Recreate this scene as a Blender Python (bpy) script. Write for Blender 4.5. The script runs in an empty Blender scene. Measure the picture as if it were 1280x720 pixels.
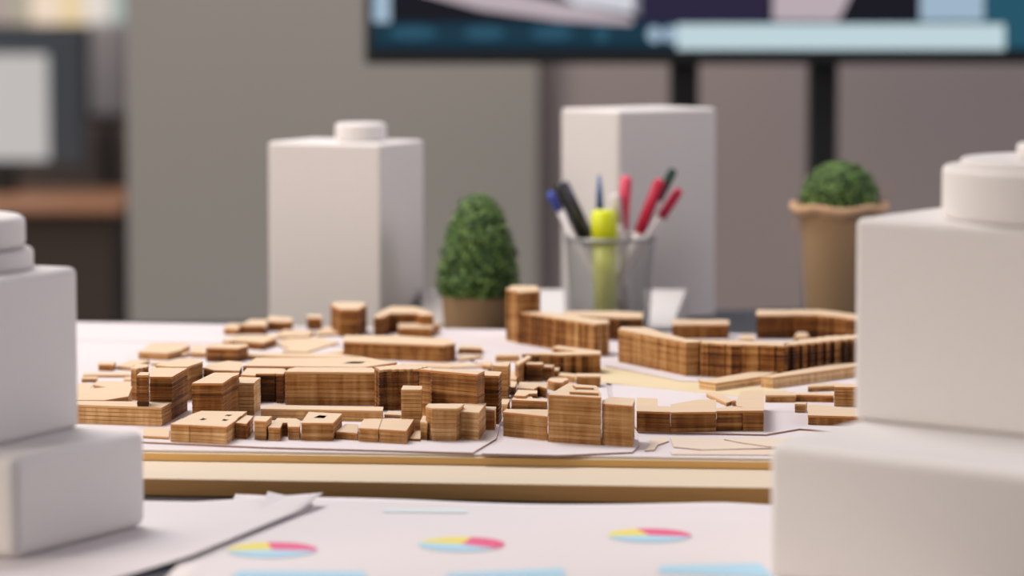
import bpy, bmesh, math, random
from mathutils import Vector, Matrix
random.seed(7)
S = bpy.context.scene
C = S.collection
PI = math.pi

# ------------------------------------------------------------------ camera, world, lights, exposure
F = 4400.0                      # focal length in pixels of the 1280-wide frame
HOR = -60.0                     # pixel row of the horizon
H = 0.30                        # eye height above the table top (table top is z = 0)
PITCH = math.atan((360 - HOR) / F)
cam = bpy.data.cameras.new('camera')
co = bpy.data.objects.new('camera', cam); C.objects.link(co)
cam.sensor_width = 36; cam.lens = 36 * F / 1280
co.location = (0, 0, H); co.rotation_euler = (PI / 2 - PITCH, 0, 0)
cam.clip_start = 0.05; cam.clip_end = 60
cam.dof.use_dof = True; cam.dof.focus_distance = 2.13; cam.dof.aperture_fstop = 5.8
S.camera = co
S.view_settings.view_transform = 'Standard'; S.view_settings.look = 'None'
S.view_settings.exposure = 0.0; S.view_settings.gamma = 1.0
S.view_settings.use_curve_mapping = False

W = bpy.data.worlds.new('world'); S.world = W; W.use_nodes = True
bg = W.node_tree.nodes['Background']
bg.inputs[0].default_value = (0.98, 0.95, 1.0, 1); bg.inputs[1].default_value = 0.24

def area(name, loc, target, size, power, col, sy=None):
    l = bpy.data.lights.new(name, 'AREA'); l.energy = power; l.color = col
    l.shape = 'RECTANGLE'; l.size = size; l.size_y = sy or size
    o = bpy.data.objects.new(name, l); C.objects.link(o); o.location = loc
    o.rotation_euler = (Vector(target) - Vector(loc)).to_track_quat('-Z', 'Y').to_euler()
    return o
area('ceiling_panel_light', (-0.7, 2.9, 1.75), (0.0, 2.2, 0.0), 1.2, 42, (1.0, 0.95, 0.92), 0.9)
area('left_warm_light', (-2.6, 1.0, 0.9), (0.0, 2.5, 0.05), 1.4, 48, (1.0, 0.85, 0.70), 1.0)  # warm light from the left front; its source is unseen
area('right_cool_light', (2.3, 2.3, 1.0), (0.0, 2.2, 0.05), 1.0, 13, (0.92, 0.87, 0.96), 0.8)  # unseen cool light added to grey the right-facing sides
area('wall_gradient_fill', (-0.12, 4.28, 1.25), (-0.12, 4.7, 0.1), 0.5, 2.6, (1.0, 0.93, 0.84), 0.2)  # added fill hidden by the television, gives the grey wall its falloff
area('office_fill_light', (-1.3, 6.2, 1.7), (-1.2, 6.9, -0.3), 0.8, 14, (1.0, 0.88, 0.78), 0.8)  # added fill that brightens the far office, no such lamp in view
area('right_wall_fill', (1.9, 3.3, 1.5), (0.6, 4.6, 0.2), 0.8, 14, (1.0, 0.88, 0.88), 0.6)  # added unseen fill that tints the right wall pinkish

# ------------------------------------------------------------------ pixel rays
FW = Vector((0, math.cos(PITCH), -math.sin(PITCH)))
UP = Vector((0, math.sin(PITCH), math.cos(PITCH)))
def ray(px, py):
    return FW + Vector((1, 0, 0)) * ((px - 640) / F) + UP * ((360 - py) / F)
def pt(px, py, z=0.0):          # point on the level plane z
    d = ray(px, py); t = (z - H) / d.z
    return Vector((d.x * t, d.y * t, z))
def pd(px, py, y):              # point on the upright plane at distance y
    d = ray(px, py); t = y / d.y
    return Vector((d.x * t, y, H + d.z * t))
def height(px, py_top, py_base, z0):
    g = pt(px, py_base, z0); return pd(px, py_top, g.y).z - z0

# ------------------------------------------------------------------ materials
def mat(name, col, rough=0.7, noise=None, metal=0.0, emit=None, bump=0.0, trans=0.0, alpha=1.0, spec=0.5):
    m = bpy.data.materials.new(name); m.use_nodes = True
    nt = m.node_tree; b = nt.nodes['Principled BSDF']
    b.inputs['Base Color'].default_value = (*col, 1); b.inputs['Roughness'].default_value = rough
    b.inputs['Metallic'].default_value = metal
    b.inputs['Specular IOR Level'].default_value = spec
    if trans: b.inputs['Transmission Weight'].default_value = trans
    if emit:
        b.inputs['Emission Color'].default_value = (*emit[0], 1); b.inputs['Emission Strength'].default_value = emit[1]
    if noise:
        sc, amt, vec = noise
        tc = nt.nodes.new('ShaderNodeTexCoord'); mp = nt.nodes.new('ShaderNodeMapping')
        mp.inputs['Scale'].default_value = vec
        nz = nt.nodes.new('ShaderNodeTexNoise'); nz.inputs['Scale'].default_value = sc; nz.inputs['Detail'].default_value = 6
        cr = nt.nodes.new('ShaderNodeMapRange'); cr.inputs['To Min'].default_value = 1 - amt; cr.inputs['To Max'].default_value = 1 + amt
        mx = nt.nodes.new('ShaderNodeVectorMath'); mx.operation = 'SCALE'; mx.inputs[0].default_value = col
        nt.links.new(tc.outputs['Object'], mp.inputs[0]); nt.links.new(mp.outputs[0], nz.inputs['Vector'])
        nt.links.new(nz.outputs['Fac'], cr.inputs['Value']); nt.links.new(cr.outputs[0], mx.inputs['Scale'])
        nt.links.new(mx.outputs[0], b.inputs['Base Color'])
        if bump:
            bp = nt.nodes.new('ShaderNodeBump'); bp.inputs['Strength'].default_value = bump; bp.inputs['Distance'].default_value = 0.0006
            nt.links.new(nz.outputs['Fac'], bp.inputs['Height']); nt.links.new(bp.outputs[0], b.inputs['Normal'])
    return m

def wood_side():
    m = bpy.data.materials.new('laser_cut_ply_edge'); m.use_nodes = True
    nt = m.node_tree; b = nt.nodes['Principled BSDF']; L = nt.links.new
    at = nt.nodes.new('ShaderNodeAttribute'); at.attribute_name = 'tone'
    tc = nt.nodes.new('ShaderNodeTexCoord')
    oi = nt.nodes.new('ShaderNodeObjectInfo')
    ad = nt.nodes.new('ShaderNodeVectorMath'); ad.operation = 'ADD'
    sc = nt.nodes.new('ShaderNodeVectorMath'); sc.operation = 'SCALE'; sc.inputs[0].default_value = (3, 5, 7)
    L(oi.outputs['Random'], sc.inputs['Scale'])
    L(tc.outputs['Object'], ad.inputs[0]); L(sc.outputs[0], ad.inputs[1])
    def streak(scale, vec):
        mp = nt.nodes.new('ShaderNodeMapping'); mp.inputs['Scale'].default_value = vec
        nz = nt.nodes.new('ShaderNodeTexNoise'); nz.inputs['Scale'].default_value = scale; nz.inputs['Detail'].default_value = 5
        L(ad.outputs[0], mp.inputs[0]); L(mp.outputs[0], nz.inputs['Vector']); return nz.outputs['Fac']
    a = streak(40, (0.6, 0.6, 28)); c = streak(70, (3, 3, 0.4))
    m1 = nt.nodes.new('ShaderNodeMath'); m1.operation = 'MULTIPLY_ADD'; m1.inputs[1].default_value = 0.78; L(a, m1.inputs[0]); L(at.outputs['Fac'], m1.inputs[2])
    m2 = nt.nodes.new('ShaderNodeMath'); m2.operation = 'MULTIPLY_ADD'; m2.inputs[1].default_value = 0.72; L(c, m2.inputs[0]); L(m1.outputs[0], m2.inputs[2])
    m3 = nt.nodes.new('ShaderNodeMath'); m3.operation = 'SUBTRACT'; m3.inputs[1].default_value = 0.75; L(m2.outputs[0], m3.inputs[0])
    r = nt.nodes.new('ShaderNodeValToRGB'); L(m3.outputs[0], r.inputs[0])
    e = r.color_ramp.elements
    e[0].position = 0.0; e[0].color = (0.040, 0.014, 0.004, 1)
    e[1].position = 1.0; e[1].color = (0.74, 0.50, 0.27, 1)
    for p, cl in ((0.25, (0.19, 0.062, 0.009)), (0.5, (0.37, 0.175, 0.050)), (0.75, (0.53, 0.300, 0.125))):
        x = e.new(p); x.color = (*cl, 1)
    L(r.outputs[0], b.inputs['Base Color']); b.inputs['Roughness'].default_value = 0.65; b.inputs['Specular IOR Level'].default_value = 0.2
    return m

M = dict(
    side=wood_side(),
    roof=mat('maple_ply_face', (0.70, 0.53, 0.36), 0.6, (30, 0.07, (1, 6, 1))),
    roof_edge=mat('scorched_ply_edge', (0.52, 0.20, 0.042), 0.6, (60, 0.25, (1, 1, 8))),
    roof_edge_pale=mat('lightly_scorched_ply_edge', (0.60, 0.33, 0.13), 0.6, (60, 0.2, (1, 1, 8))),
    card=mat('white_card', (0.68, 0.62, 0.635), 0.75, (8, 0.02, (1, 1, 1))),
    card_edge=mat('scorched_card_edge', (0.35, 0.20, 0.15), 0.7),
    cardwood=mat('pale_veneer', (0.72, 0.60, 0.48), 0.7, (20, 0.04, (1, 5, 1))),
    road=mat('pale_yellow_card', (0.70, 0.58, 0.37), 0.8),
    board_top=mat('pale_board_face', (0.68, 0.57, 0.43), 0.7, (14, 0.03, (1, 5, 1))),
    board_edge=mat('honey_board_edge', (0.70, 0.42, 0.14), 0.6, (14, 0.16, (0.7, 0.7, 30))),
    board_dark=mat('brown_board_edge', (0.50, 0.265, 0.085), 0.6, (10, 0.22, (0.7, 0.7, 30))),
    foam=mat('white_foam', (0.72, 0.69, 0.68), 0.75, (120, 0.02, (1, 1, 1)), bump=0.05),
    paper=mat('printer_paper', (0.72, 0.67, 0.685), 0.8),
    yellow=mat('printed_yellow', (0.80, 0.68, 0.13), 0.8), pink=mat('printed_pink', (0.74, 0.11, 0.25), 0.8),
    blue=mat('printed_light_blue', (0.40, 0.64, 0.80), 0.8), paleblue=mat('printed_pale_teal', (0.66, 0.74, 0.76), 0.8),
    table=mat('slate_table_laminate', (0.04, 0.048, 0.066), 0.3, (6, 0.1, (1, 1, 1))),
    metal=mat('dark_leg_metal', (0.05, 0.05, 0.055), 0.4, metal=0.8),
    mesh=mat('silver_mesh_metal', (0.30, 0.30, 0.31), 0.35, metal=0.4),
    leaf=mat('bright_leaf', (0.17, 0.30, 0.065), 0.55, (300, 0.5, (1, 1, 1))),
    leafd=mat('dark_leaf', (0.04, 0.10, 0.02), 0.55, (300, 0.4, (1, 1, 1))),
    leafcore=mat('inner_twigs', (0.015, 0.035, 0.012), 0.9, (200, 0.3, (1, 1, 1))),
    burlap=mat('burlap', (0.30, 0.195, 0.105), 0.95, (900, 0.25, (1, 1, 1)), bump=0.4),
    burlap2=mat('jute_wrap', (0.36, 0.24, 0.135), 0.95, (900, 0.25, (1, 1, 1)), bump=0.4),
    jute=mat('jute_string', (0.52, 0.33, 0.20), 0.95),
    soil=mat('dark_soil', (0.03, 0.02, 0.012), 1.0, (300, 0.4, (1, 1, 1))),
    wall=mat('grey_wall_paint', (0.385, 0.372, 0.352), 0.8, (5, 0.02, (1, 1, 1))),
    wall2=mat('mauve_grey_wall_paint', (0.40, 0.35, 0.345), 0.8, (5, 0.02, (1, 1, 1))),
    wall_far=mat('brown_far_wall', (0.075, 0.060, 0.052), 0.8),
    floor=mat('dark_floor', (0.10, 0.085, 0.075), 0.5, (4, 0.1, (1, 1, 1))),
    black=mat('black_plastic', (0.006, 0.007, 0.008), 0.4),
)

# ------------------------------------------------------------------ mesh helpers
def tag(o, label=None, cat=None, group=None, kind=None):
    if label: o['label'] = label
    if cat: o['category'] = cat
    if group: o['group'] = group
    if kind: o['kind'] = kind
    return o
def thing(name, label, cat, loc=(0, 0, 0), group=None, rz=0):
    o = bpy.data.objects.new(name, None); C.objects.link(o); o.empty_display_size = 0.01
    o.location = loc; o.rotation_euler = (0, 0, rz)
    return tag(o, label, cat, group)
def obj(name, bm, mats, parent=None, smooth=False, loc=None):
    me = bpy.data.meshes.new(name); bm.to_mesh(me); bm.free()
    for m in (mats if isinstance(mats, (list, tuple)) else [mats]): me.materials.append(m)
    if smooth:
        for p in me.polygons: p.use_smooth = True
    o = bpy.data.objects.new(name, me); C.objects.link(o)
    if parent: o.parent = parent
    if loc: o.location = loc
    return o
def bev(o, w, seg=3):
    b = o.modifiers.new('bevel', 'BEVEL'); b.width = w; b.segments = seg; b.limit_method = 'ANGLE'
    return o
def prism(bm, poly, z0, z1, mi_top=0, mi_side=0, off=Vector((0, 0, 0)), bottom=True):
    """poly: list of 2D points, any order; built as a closed prism"""
    ar = sum(poly[i][0] * poly[(i + 1) % len(poly)][1] - poly[(i + 1) % len(poly)][0] * poly[i][1] for i in range(len(poly)))
    p = list(poly) if ar > 0 else list(reversed(poly))
    a = [bm.verts.new((q[0] - off.x, q[1] - off.y, z0 - off.z)) for q in p]
    b = [bm.verts.new((q[0] - off.x, q[1] - off.y, z1 - off.z)) for q in p]
    f = bm.faces.new(b); f.material_index = mi_top
    if bottom: g = bm.faces.new(list(reversed(a))); g.material_index = mi_top
    n = len(p); out = []
    for i in range(n):
        s = bm.faces.new((a[i], a[(i + 1) % n], b[(i + 1) % n], b[i])); s.material_index = mi_side; out.append(s)
    return f, out
def box(bm, x0, x1, y0, y1, z0, z1, mi=0):
    return prism(bm, [(x0, y0), (x1, y0), (x1, y1), (x0, y1)], z0, z1, mi, mi)
def lathe(bm, prof, seg=48, cx=0, cy=0, mi=0, cap=True):
    rings = []
    for r, z in prof:
        rings.append([bm.verts.new((cx + r * math.cos(2 * PI * k / seg), cy + r * math.sin(2 * PI * k / seg), z)) for k in range(seg)])
    for a, b in zip(rings, rings[1:]):
        for k in range(seg):
            f = bm.faces.new((a[k], a[(k + 1) % seg], b[(k + 1) % seg], b[k])); f.material_index = mi
    if cap:
        bm.faces.new(list(reversed(rings[0]))); bm.faces.new(rings[-1])
def tube(bm, pts, rad, seg=10, mi=0):
    """tapered tube through points; rad one value per point"""
    rings = []
    for i, p in enumerate(pts):
        p = Vector(p)
        d = (Vector(pts[min(i + 1, len(pts) - 1)]) - Vector(pts[max(i - 1, 0)])).normalized()
        u = d.orthogonal().normalized() if i == 0 else (u - d * u.dot(d)).normalized()
        v = d.cross(u)
        rings.append([bm.verts.new(p + (u * math.cos(2 * PI * k / seg) + v * math.sin(2 * PI * k / seg)) * rad[i]) for k in range(seg)])
    for a, b in zip(rings, rings[1:]):
        for k in range(seg):
            f = bm.faces.new((a[k], a[(k + 1) % seg], b[(k + 1) % seg], b[k])); f.material_index = mi
    f = bm.faces.new(list(reversed(rings[0]))); f.material_index = mi
    f = bm.faces.new(rings[-1]); f.material_index = mi

def ccw(p):
    ar = sum(p[i][0] * p[(i + 1) % len(p)][1] - p[(i + 1) % len(p)][0] * p[i][1] for i in range(len(p)))
    return list(p) if ar > 0 else list(reversed(p))
def inset(p, d):
    """move every corner of a CCW outline inwards by d"""
    n = len(p); out = []
    for i in range(n):
        a, b, c = Vector(p[i - 1]), Vector(p[i]), Vector(p[(i + 1) % n])
        e1 = (b - a); e2 = (c - b)
        if e1.length < 1e-7 or e2.length < 1e-7: out.append(b); continue
        n1 = Vector((-e1.y, e1.x)).normalized(); n2 = Vector((-e2.y, e2.x)).normalized()
        k = max(0.35, 1 + n1.dot(n2)); out.append(b + (n1 + n2) / k * d)
    return out
def ribbed(p, sp, depth):
    """turn straight facades into rows of shallow set-backs"""
    out = []; n = len(p)
    for i in range(n):
        a, b = Vector(p[i]), Vector(p[(i + 1) % n]); e = b - a; L = e.length
        out.append(a)
        if L > 2.5 * sp:
            nn = Vector((-e.y, e.x)).normalized(); k = int(L / sp); t = 0.0; s = 0
            for j in range(1, k):
                t = (j + random.uniform(-0.25, 0.25)) / k
                d0 = depth if s else 0.0; s = 1 - s; d1 = depth if s else 0.0
                out.append(a + e * t + nn * d0); out.append(a + e * (t + 0.001) + nn * d1)
    return out

# ------------------------------------------------------------------ the room
def struct(name, bm, m, parent=None):
    return tag(obj(name, bm, m, parent), kind='structure')
FZ = -0.74
bm = bmesh.new(); box(bm, -4.5, 4.0, -1.5, 8.2, FZ - 0.1, FZ); struct('floor', bm, M['floor'])
bm = bmesh.new()       # left part of the wall behind the table, ends at the doorway to the far office
xl = pd(160, 300, 4.7).x; xm = pd(672, 300, 4.7).x
prism(bm, [(xl, 4.7), (xm, 4.7), (xm, 4.85), (xl, 4.85)], FZ, 2.0); struct('wall_back', bm, M['wall'])
bm = bmesh.new()
prism(bm, [(xm, 4.76), (4.0, 4.76), (4.0, 4.9), (xm, 4.9)], FZ, 2.0); struct('wall_right', bm, M['wall2'])
bm = bmesh.new(); box(bm, -4.5, 0.5, 8.0, 8.2, FZ, 2.0); struct('wall_far', bm, M['wall_far'])
# far window with bright blurred view
bm = bmesh.new()
a = pd(-60, 33, 7.9); b = pd(160, -140, 7.9)
box(bm, a.x, b.x, 7.93, 7.99, a.z, b.z)
win = tag(obj('window_1', bm, mat('window_reveal', (0.35, 0.33, 0.30), 0.7)), kind='structure')
cols = [((-60, 10), (0.45, 0.36, 0.33), 0.8), ((12, 38), (0.42, 0.37, 0.28), 0.9), ((38, 74), (0.85, 0.68, 0.53), 0.95),
        ((75, 104), (0.80, 0.62, 0.36), 0.95), ((105, 136), (0.80, 0.72, 0.66), 0.9), ((138, 160), (0.40, 0.48, 0.44), 0.8)]
for (x0, x1), cl, st in cols:
    bm = bmesh.new(); a = pd(x0, 30, 7.92); b = pd(x1, -130, 7.92); box(bm, a.x, b.x, 7.915, 7.925, a.z, b.z)
    obj('pane', bm, mat('lit_pane', (0.1, 0.1, 0.1), 0.5, emit=(cl, st)), win)

# far office furniture
D = 6.6
t = thing('computer_monitor', 'blue-grey desktop monitor with a white screen, on the far desk at left', 'monitor', pd(30, 243, D))
L0 = t.location
def far_box(nm, x0, x1, y0, y1, d0, d1, m, par, base, bw=0.004):
    bm = bmesh.new(); a = pd(x0, y1, d0); b = pd(x1, y0, d0)
    prism(bm, [(a.x, d0), (b.x, d0), (b.x, d1), (a.x, d1)], a.z, b.z, off=Vector(base))
    return bev(obj(nm, bm, m, par), bw)
far_box('monitor_case', -130, 104, 38, 206, D, D + 0.05, mat('blue_grey_plastic', (0.09, 0.125, 0.17), 0.5), t, L0)
far_box('screen', -120, 59, 68, 200, D - 0.006, D + 0.004, mat('lit_white_screen', (0.1, 0.1, 0.1), 0.4, emit=((0.52, 0.50, 0.49), 0.9)), t, L0)
far_box('stand', -30, 20, 200, 243, D + 0.01, D + 0.04, M['black'], t, L0)
t = thing('desk', 'orange-brown wooden desk in the dim office at left', 'desk', (pd(60, 250, D).x, D, FZ)); L0 = t.location
za = pd(60, 243, D).z
bm = bmesh.new(); a = pd(-160, 260, 6.2); b = pd(150, 260, 6.2)
prism(bm, [(a.x, 6.25), (b.x, 6.25), (b.x * 1.06, 6.78), (a.x, 6.78)], za - 0.012, za, off=L0)
bev(obj('desk_top', bm, mat('orange_brown_wood', (0.60, 0.29, 0.16), 0.5, (6, 0.2, (1, 6, 1))), t), 0.004)
bm = bmesh.new(); prism(bm, [(a.x, 6.35), (b.x - 0.03, 6.35), (b.x - 0.03, 6.75), (a.x, 6.75)], FZ, za - 0.0121, off=L0)
obj('desk_body', bm, mat('dark_brown_wood', (0.14, 0.108, 0.092), 0.6), t)
t = thing('office_chair', 'pale grey blurred chair back beside the far monitor', 'chair', (pd(136, 250, 7.3).x, 7.3, FZ)); L0 = t.location
far_box('backrest', 112, 158, 28, 150, 7.3, 7.36, mat('pale_grey_fabric', (0.50, 0.49, 0.52), 0.8), t, L0, 0.02)
far_box('stem', 128, 140, 146, 330, 7.31, 7.34, M['metal'], t, L0, 0.004)
bm = bmesh.new(); lathe(bm, [(0.02, 0.0), (0.26, 0.0), (0.26, 0.02), (0.03, 0.06)], 24); obj('foot', bm, M['metal'], t)
far_box('seat', 104, 164, 300, 316, 7.05, 7.36, mat('grey_fabric', (0.2, 0.19, 0.2), 0.8), t, L0, 0.01)
t = thing('cabinet', 'low dark brown cabinet at the edge of the grey wall', 'cabinet', (pd(128, 250, 7.7).x, 7.75, FZ)); L0 = t.location
far_box('body', 20, 172, 158, 520, 7.7, 7.9, mat('dark_walnut', (0.15, 0.115, 0.10), 0.6), t, L0)
far_box('door', 60, 168, 172, 500, 7.68, 7.699, mat('dark_walnut_door', (0.12, 0.095, 0.085), 0.6), t, L0)

# ------------------------------------------------------------------ television on its stand
TY = 4.0
tvc = pd(1000, 0, TY).x
tv = thing('television', 'large black television on a two-post stand behind the table', 'television', (tvc, TY, FZ)); L0 = tv.location
def tvbox(nm, x0, x1, y0, y1, d0, d1, m, bw=0.003, par=tv):
    bm = bmesh.new(); a = pd(x0, y1, d0); b = pd(x1, y0, d0)
    prism(bm, [(a.x, d0), (b.x, d0), (b.x, d1), (a.x, d1)], a.z, b.z, off=L0)
    return bev(obj(nm, bm, m, par), bw)
YT = -650
tvbox('bezel', 456, 1640, YT, 80, TY, TY + 0.045, M['black'])
def em(nm, col, st=1.0): return mat(nm, (0.004, 0.004, 0.004), 0.5, spec=0.1, emit=(col, st))
E = [em('screen_navy', (0.003, 0.018, 0.035)), em('screen_white', (0.62, 0.62, 0.68)), em('screen_pink_grey', (0.48, 0.40, 0.44)),
     em('screen_black', (0.006, 0.006, 0.012)), em('screen_teal', (0.015, 0.085, 0.13)), em('screen_bar', (0.52, 0.66, 0.70)),
     em('screen_cyan_glow', (0.02, 0.08, 0.13)), em('screen_pale_blue', (0.34, 0.46, 0.58)), em('screen_plum', (0.02, 0.016, 0.045)), em('screen_mid_blue', (0.006, 0.034, 0.058))]
bm = bmesh.new()
def scr(poly, mi, lay):
    d = TY - 0.001 - 0.0004 * lay
    vs = [bm.verts.new(pd(x, y, d) - L0) for x, y in poly]
    f = bm.faces.new(vs); f.material_index = mi
    f.normal_update()
    if f.normal.y > 0: f.normal_flip()
def rect(x0, x1, y0, y1): return [(x0, y1), (x1, y1), (x1, y0), (x0, y0)]
scr(rect(466, 1630, YT + 10, 63), 3, 0)
scr(rect(466, 1630, 26, 63), 0, 1)
scr(rect(466, 1630, 30, 56), 9, 2)
scr(rect(466, 488, -200, 28), 7, 2)
scr([(520, -10), (640, -10), (790, 22), (790, 31), (700, 26), (600, 12)], 2, 2)
scr([(620, -60), (800, -60), (800, 18), (720, 6)], 1, 2)
scr(rect(792, 962, -80, 28), 8, 2)
scr([(966, 26), (966, -40), (1100, -40), (1046, 26)], 2, 2)
scr([(1048, 26), (1075, -30), (1148, -30), (1148, 26)], 3, 3)
scr(rect(1150, 1230, -40, 26), 7, 3)
scr(rect(1232, 1630, -100, 60), 4, 3)
scr(rect(846, 1256, 30, 62), 5, 4)
def ell(cx, cy, rx, ry, n=20): return [(cx + rx * math.cos(2 * PI * k / n), cy + ry * math.sin(2 * PI * k / n)) for k in range(n)]
for cx, rx in ((516, 30), (605, 26), (690, 26)): scr(ell(cx, 41, rx, 9), 6, 4)
for cx in (752, 818, 838): scr(ell(cx, 43, 9, 10), 6 if cx < 800 else 7, 4 + (cx > 830))
obj('screen', bm, E, tv)
for nm, x0, x1 in (('post', 838, 874), ('post', 1012, 1048)):
    bm = bmesh.new(); a = pd(x0, 40, TY + 0.05).x; b = pd(x1, 40, TY + 0.05).x
    prism(bm, [(a, TY + 0.046), (b, TY + 0.046), (b, TY + 0.085), (a, TY + 0.085)], FZ + 0.04, 0.9, off=L0)
    bev(obj(nm, bm, M['black'], tv), 0.003)
bm = bmesh.new(); a = pd(760, 40, TY).x; b = pd(1126, 40, TY).x
prism(bm, [(a, TY - 0.2), (b, TY - 0.2), (b, TY + 0.3), (a, TY + 0.3)], FZ, FZ + 0.04, off=L0)
bev(obj('foot_plate', bm, M['black'], tv), 0.005)

# ------------------------------------------------------------------ table
tb = thing('table', 'dark slate table carrying the wooden city model and foam blocks', 'table', (0, 1.9, FZ))
L0 = tb.location
bm = bmesh.new()
tq = [(-1.3, 0.75), (1.3, 0.75), (1.3, 3.165), (-1.3, 2.672)]
prism(bm, tq, -0.03, 0.0, off=L0); bev(obj('table_top', bm, M['table'], tb), 0.004)
for x, y in ((-1.2, 0.85), (1.2, 0.85), (1.2, 3.0), (-1.2, 2.55)):
    bm = bmesh.new(); box(bm, x - 0.03, x + 0.03, y - 0.03 - L0.y, y + 0.03 - L0.y, 0, 0.71); bev(obj('leg', bm, M['metal'], tb), 0.003)

# ------------------------------------------------------------------ base of the city model
T1 = height(183, 598, 620, 0.0)
g = pt(183, 576, T1); TB = pd(183, 566, g.y).z
ZB = TB + 0.0026               # level the buildings stand on (top of the street plates)
PLT = 0.0011
base = thing('city_model_base', 'stepped two-tier wooden board under the miniature wooden city', 'model base', (0, 2.3, 0))
L0 = base.location
SL = -0.1
def frontline(px, py, z):
    p = pt(px, py, z); return p
SB = -0.17
def slab(nm, yf, yb, z0, z1, m, xa=-0.62, xb=0.62, par=base):
    bm = bmesh.new()
    prism(bm, [(xa, yf + SL * xa), (xb, yf + SL * xb), (xb, yb + SB * xb), (xa, yb + SB * xa)], z0, z1, 0, 1, off=L0)
    return bev(obj(nm, bm, m, par), 0.0006, 2)
def y_at0(px, py, z):
    p = pt(px, py, z); return p.y - SL * p.x
yb_ = 2.644
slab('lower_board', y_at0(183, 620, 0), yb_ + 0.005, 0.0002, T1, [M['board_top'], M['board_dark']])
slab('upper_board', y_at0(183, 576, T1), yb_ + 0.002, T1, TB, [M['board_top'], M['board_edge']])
slab('top_card', y_at0(183, 576, T1) + 0.003, yb_, TB, ZB - PLT, [M['card'], M['cardwood']])
def plate(nm, poly, z0, z1, mats, shrink=0.0008):
    bm = bmesh.new(); p = ccw([tuple(pt(x, y, z1).xy) for x, y in poly]); p = inset([Vector(q) for q in p], shrink)
    prism(bm, [tuple(q) for q in p], z0, z1, 0, 1, off=L0)
    return obj(nm, bm, mats, base)
PM = [M['card'], M['card_edge']]
FARL = (20, 424)
plate('street_plate', [(-60, 546), (60, 547), (183, 552.5), (330, 559), (592, 566), (622, 548), (631, 512), (627, 472), (560, 436), (0, 424)], ZB - PLT, ZB, PM)
plate('street_plate', [(600, 567), (627, 550), (634, 512), (640, 474), (757, 467), (763, 500), (797, 541), (801, 556), (792, 565), (700, 569)], ZB - PLT, ZB, PM)
plate('street_plate', [(797, 539.5), (765, 500), (762, 467), (870, 479), (1010, 497), (1130, 520), (1130, 545), (1000, 536), (958, 543)], ZB - PLT, ZB, PM)
plate('street_plate', [(-60, 423), (560, 435), (632, 472), (760, 465), (870, 477.5), (1010, 495), (1230, 516), (1230, 425), (-60, 406)], ZB - PLT, ZB, PM)
tag(plate('road_strip', [(700, 470), (753, 459), (800, 464), (985, 488), (940, 497), (760, 479)], ZB, ZB + 0.0002, [M['road'], M['road']], 0.0), 'pale yellow card road strip')
plate('curb_strip', [(757, 457), (770, 455.5), (858, 471.8), (874, 473), (872, 477), (850, 476)], ZB, ZB + 0.0006, PM, 0.0)
CW = [M['cardwood'], M['card_edge']]
plate('contour_sheet', [(838, 546.5), (905, 548), (960, 551), (1030, 553), (1030, 560), (960, 560), (880, 562), (842, 558.5)], ZB - PLT, ZB - 0.0004, CW, 0.0)
plate('contour_sheet', [(812, 548), (832, 547), (836, 551), (822, 556), (818, 562), (806, 563), (812, 556)], ZB - PLT, ZB - 0.0002, CW, 0.0)
plate('contour_sheet', [(905, 549), (935, 547), (1030, 548), (1030, 557), (960, 558), (925, 553)], ZB - 0.0004, ZB + 0.0001, CW, 0.0)
plate('contour_sheet', [(838, 564), (900, 562.5), (1000, 561), (1030, 561), (1030, 569), (840, 568)], ZB - PLT, ZB - 0.0006, CW, 0.0)

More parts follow.
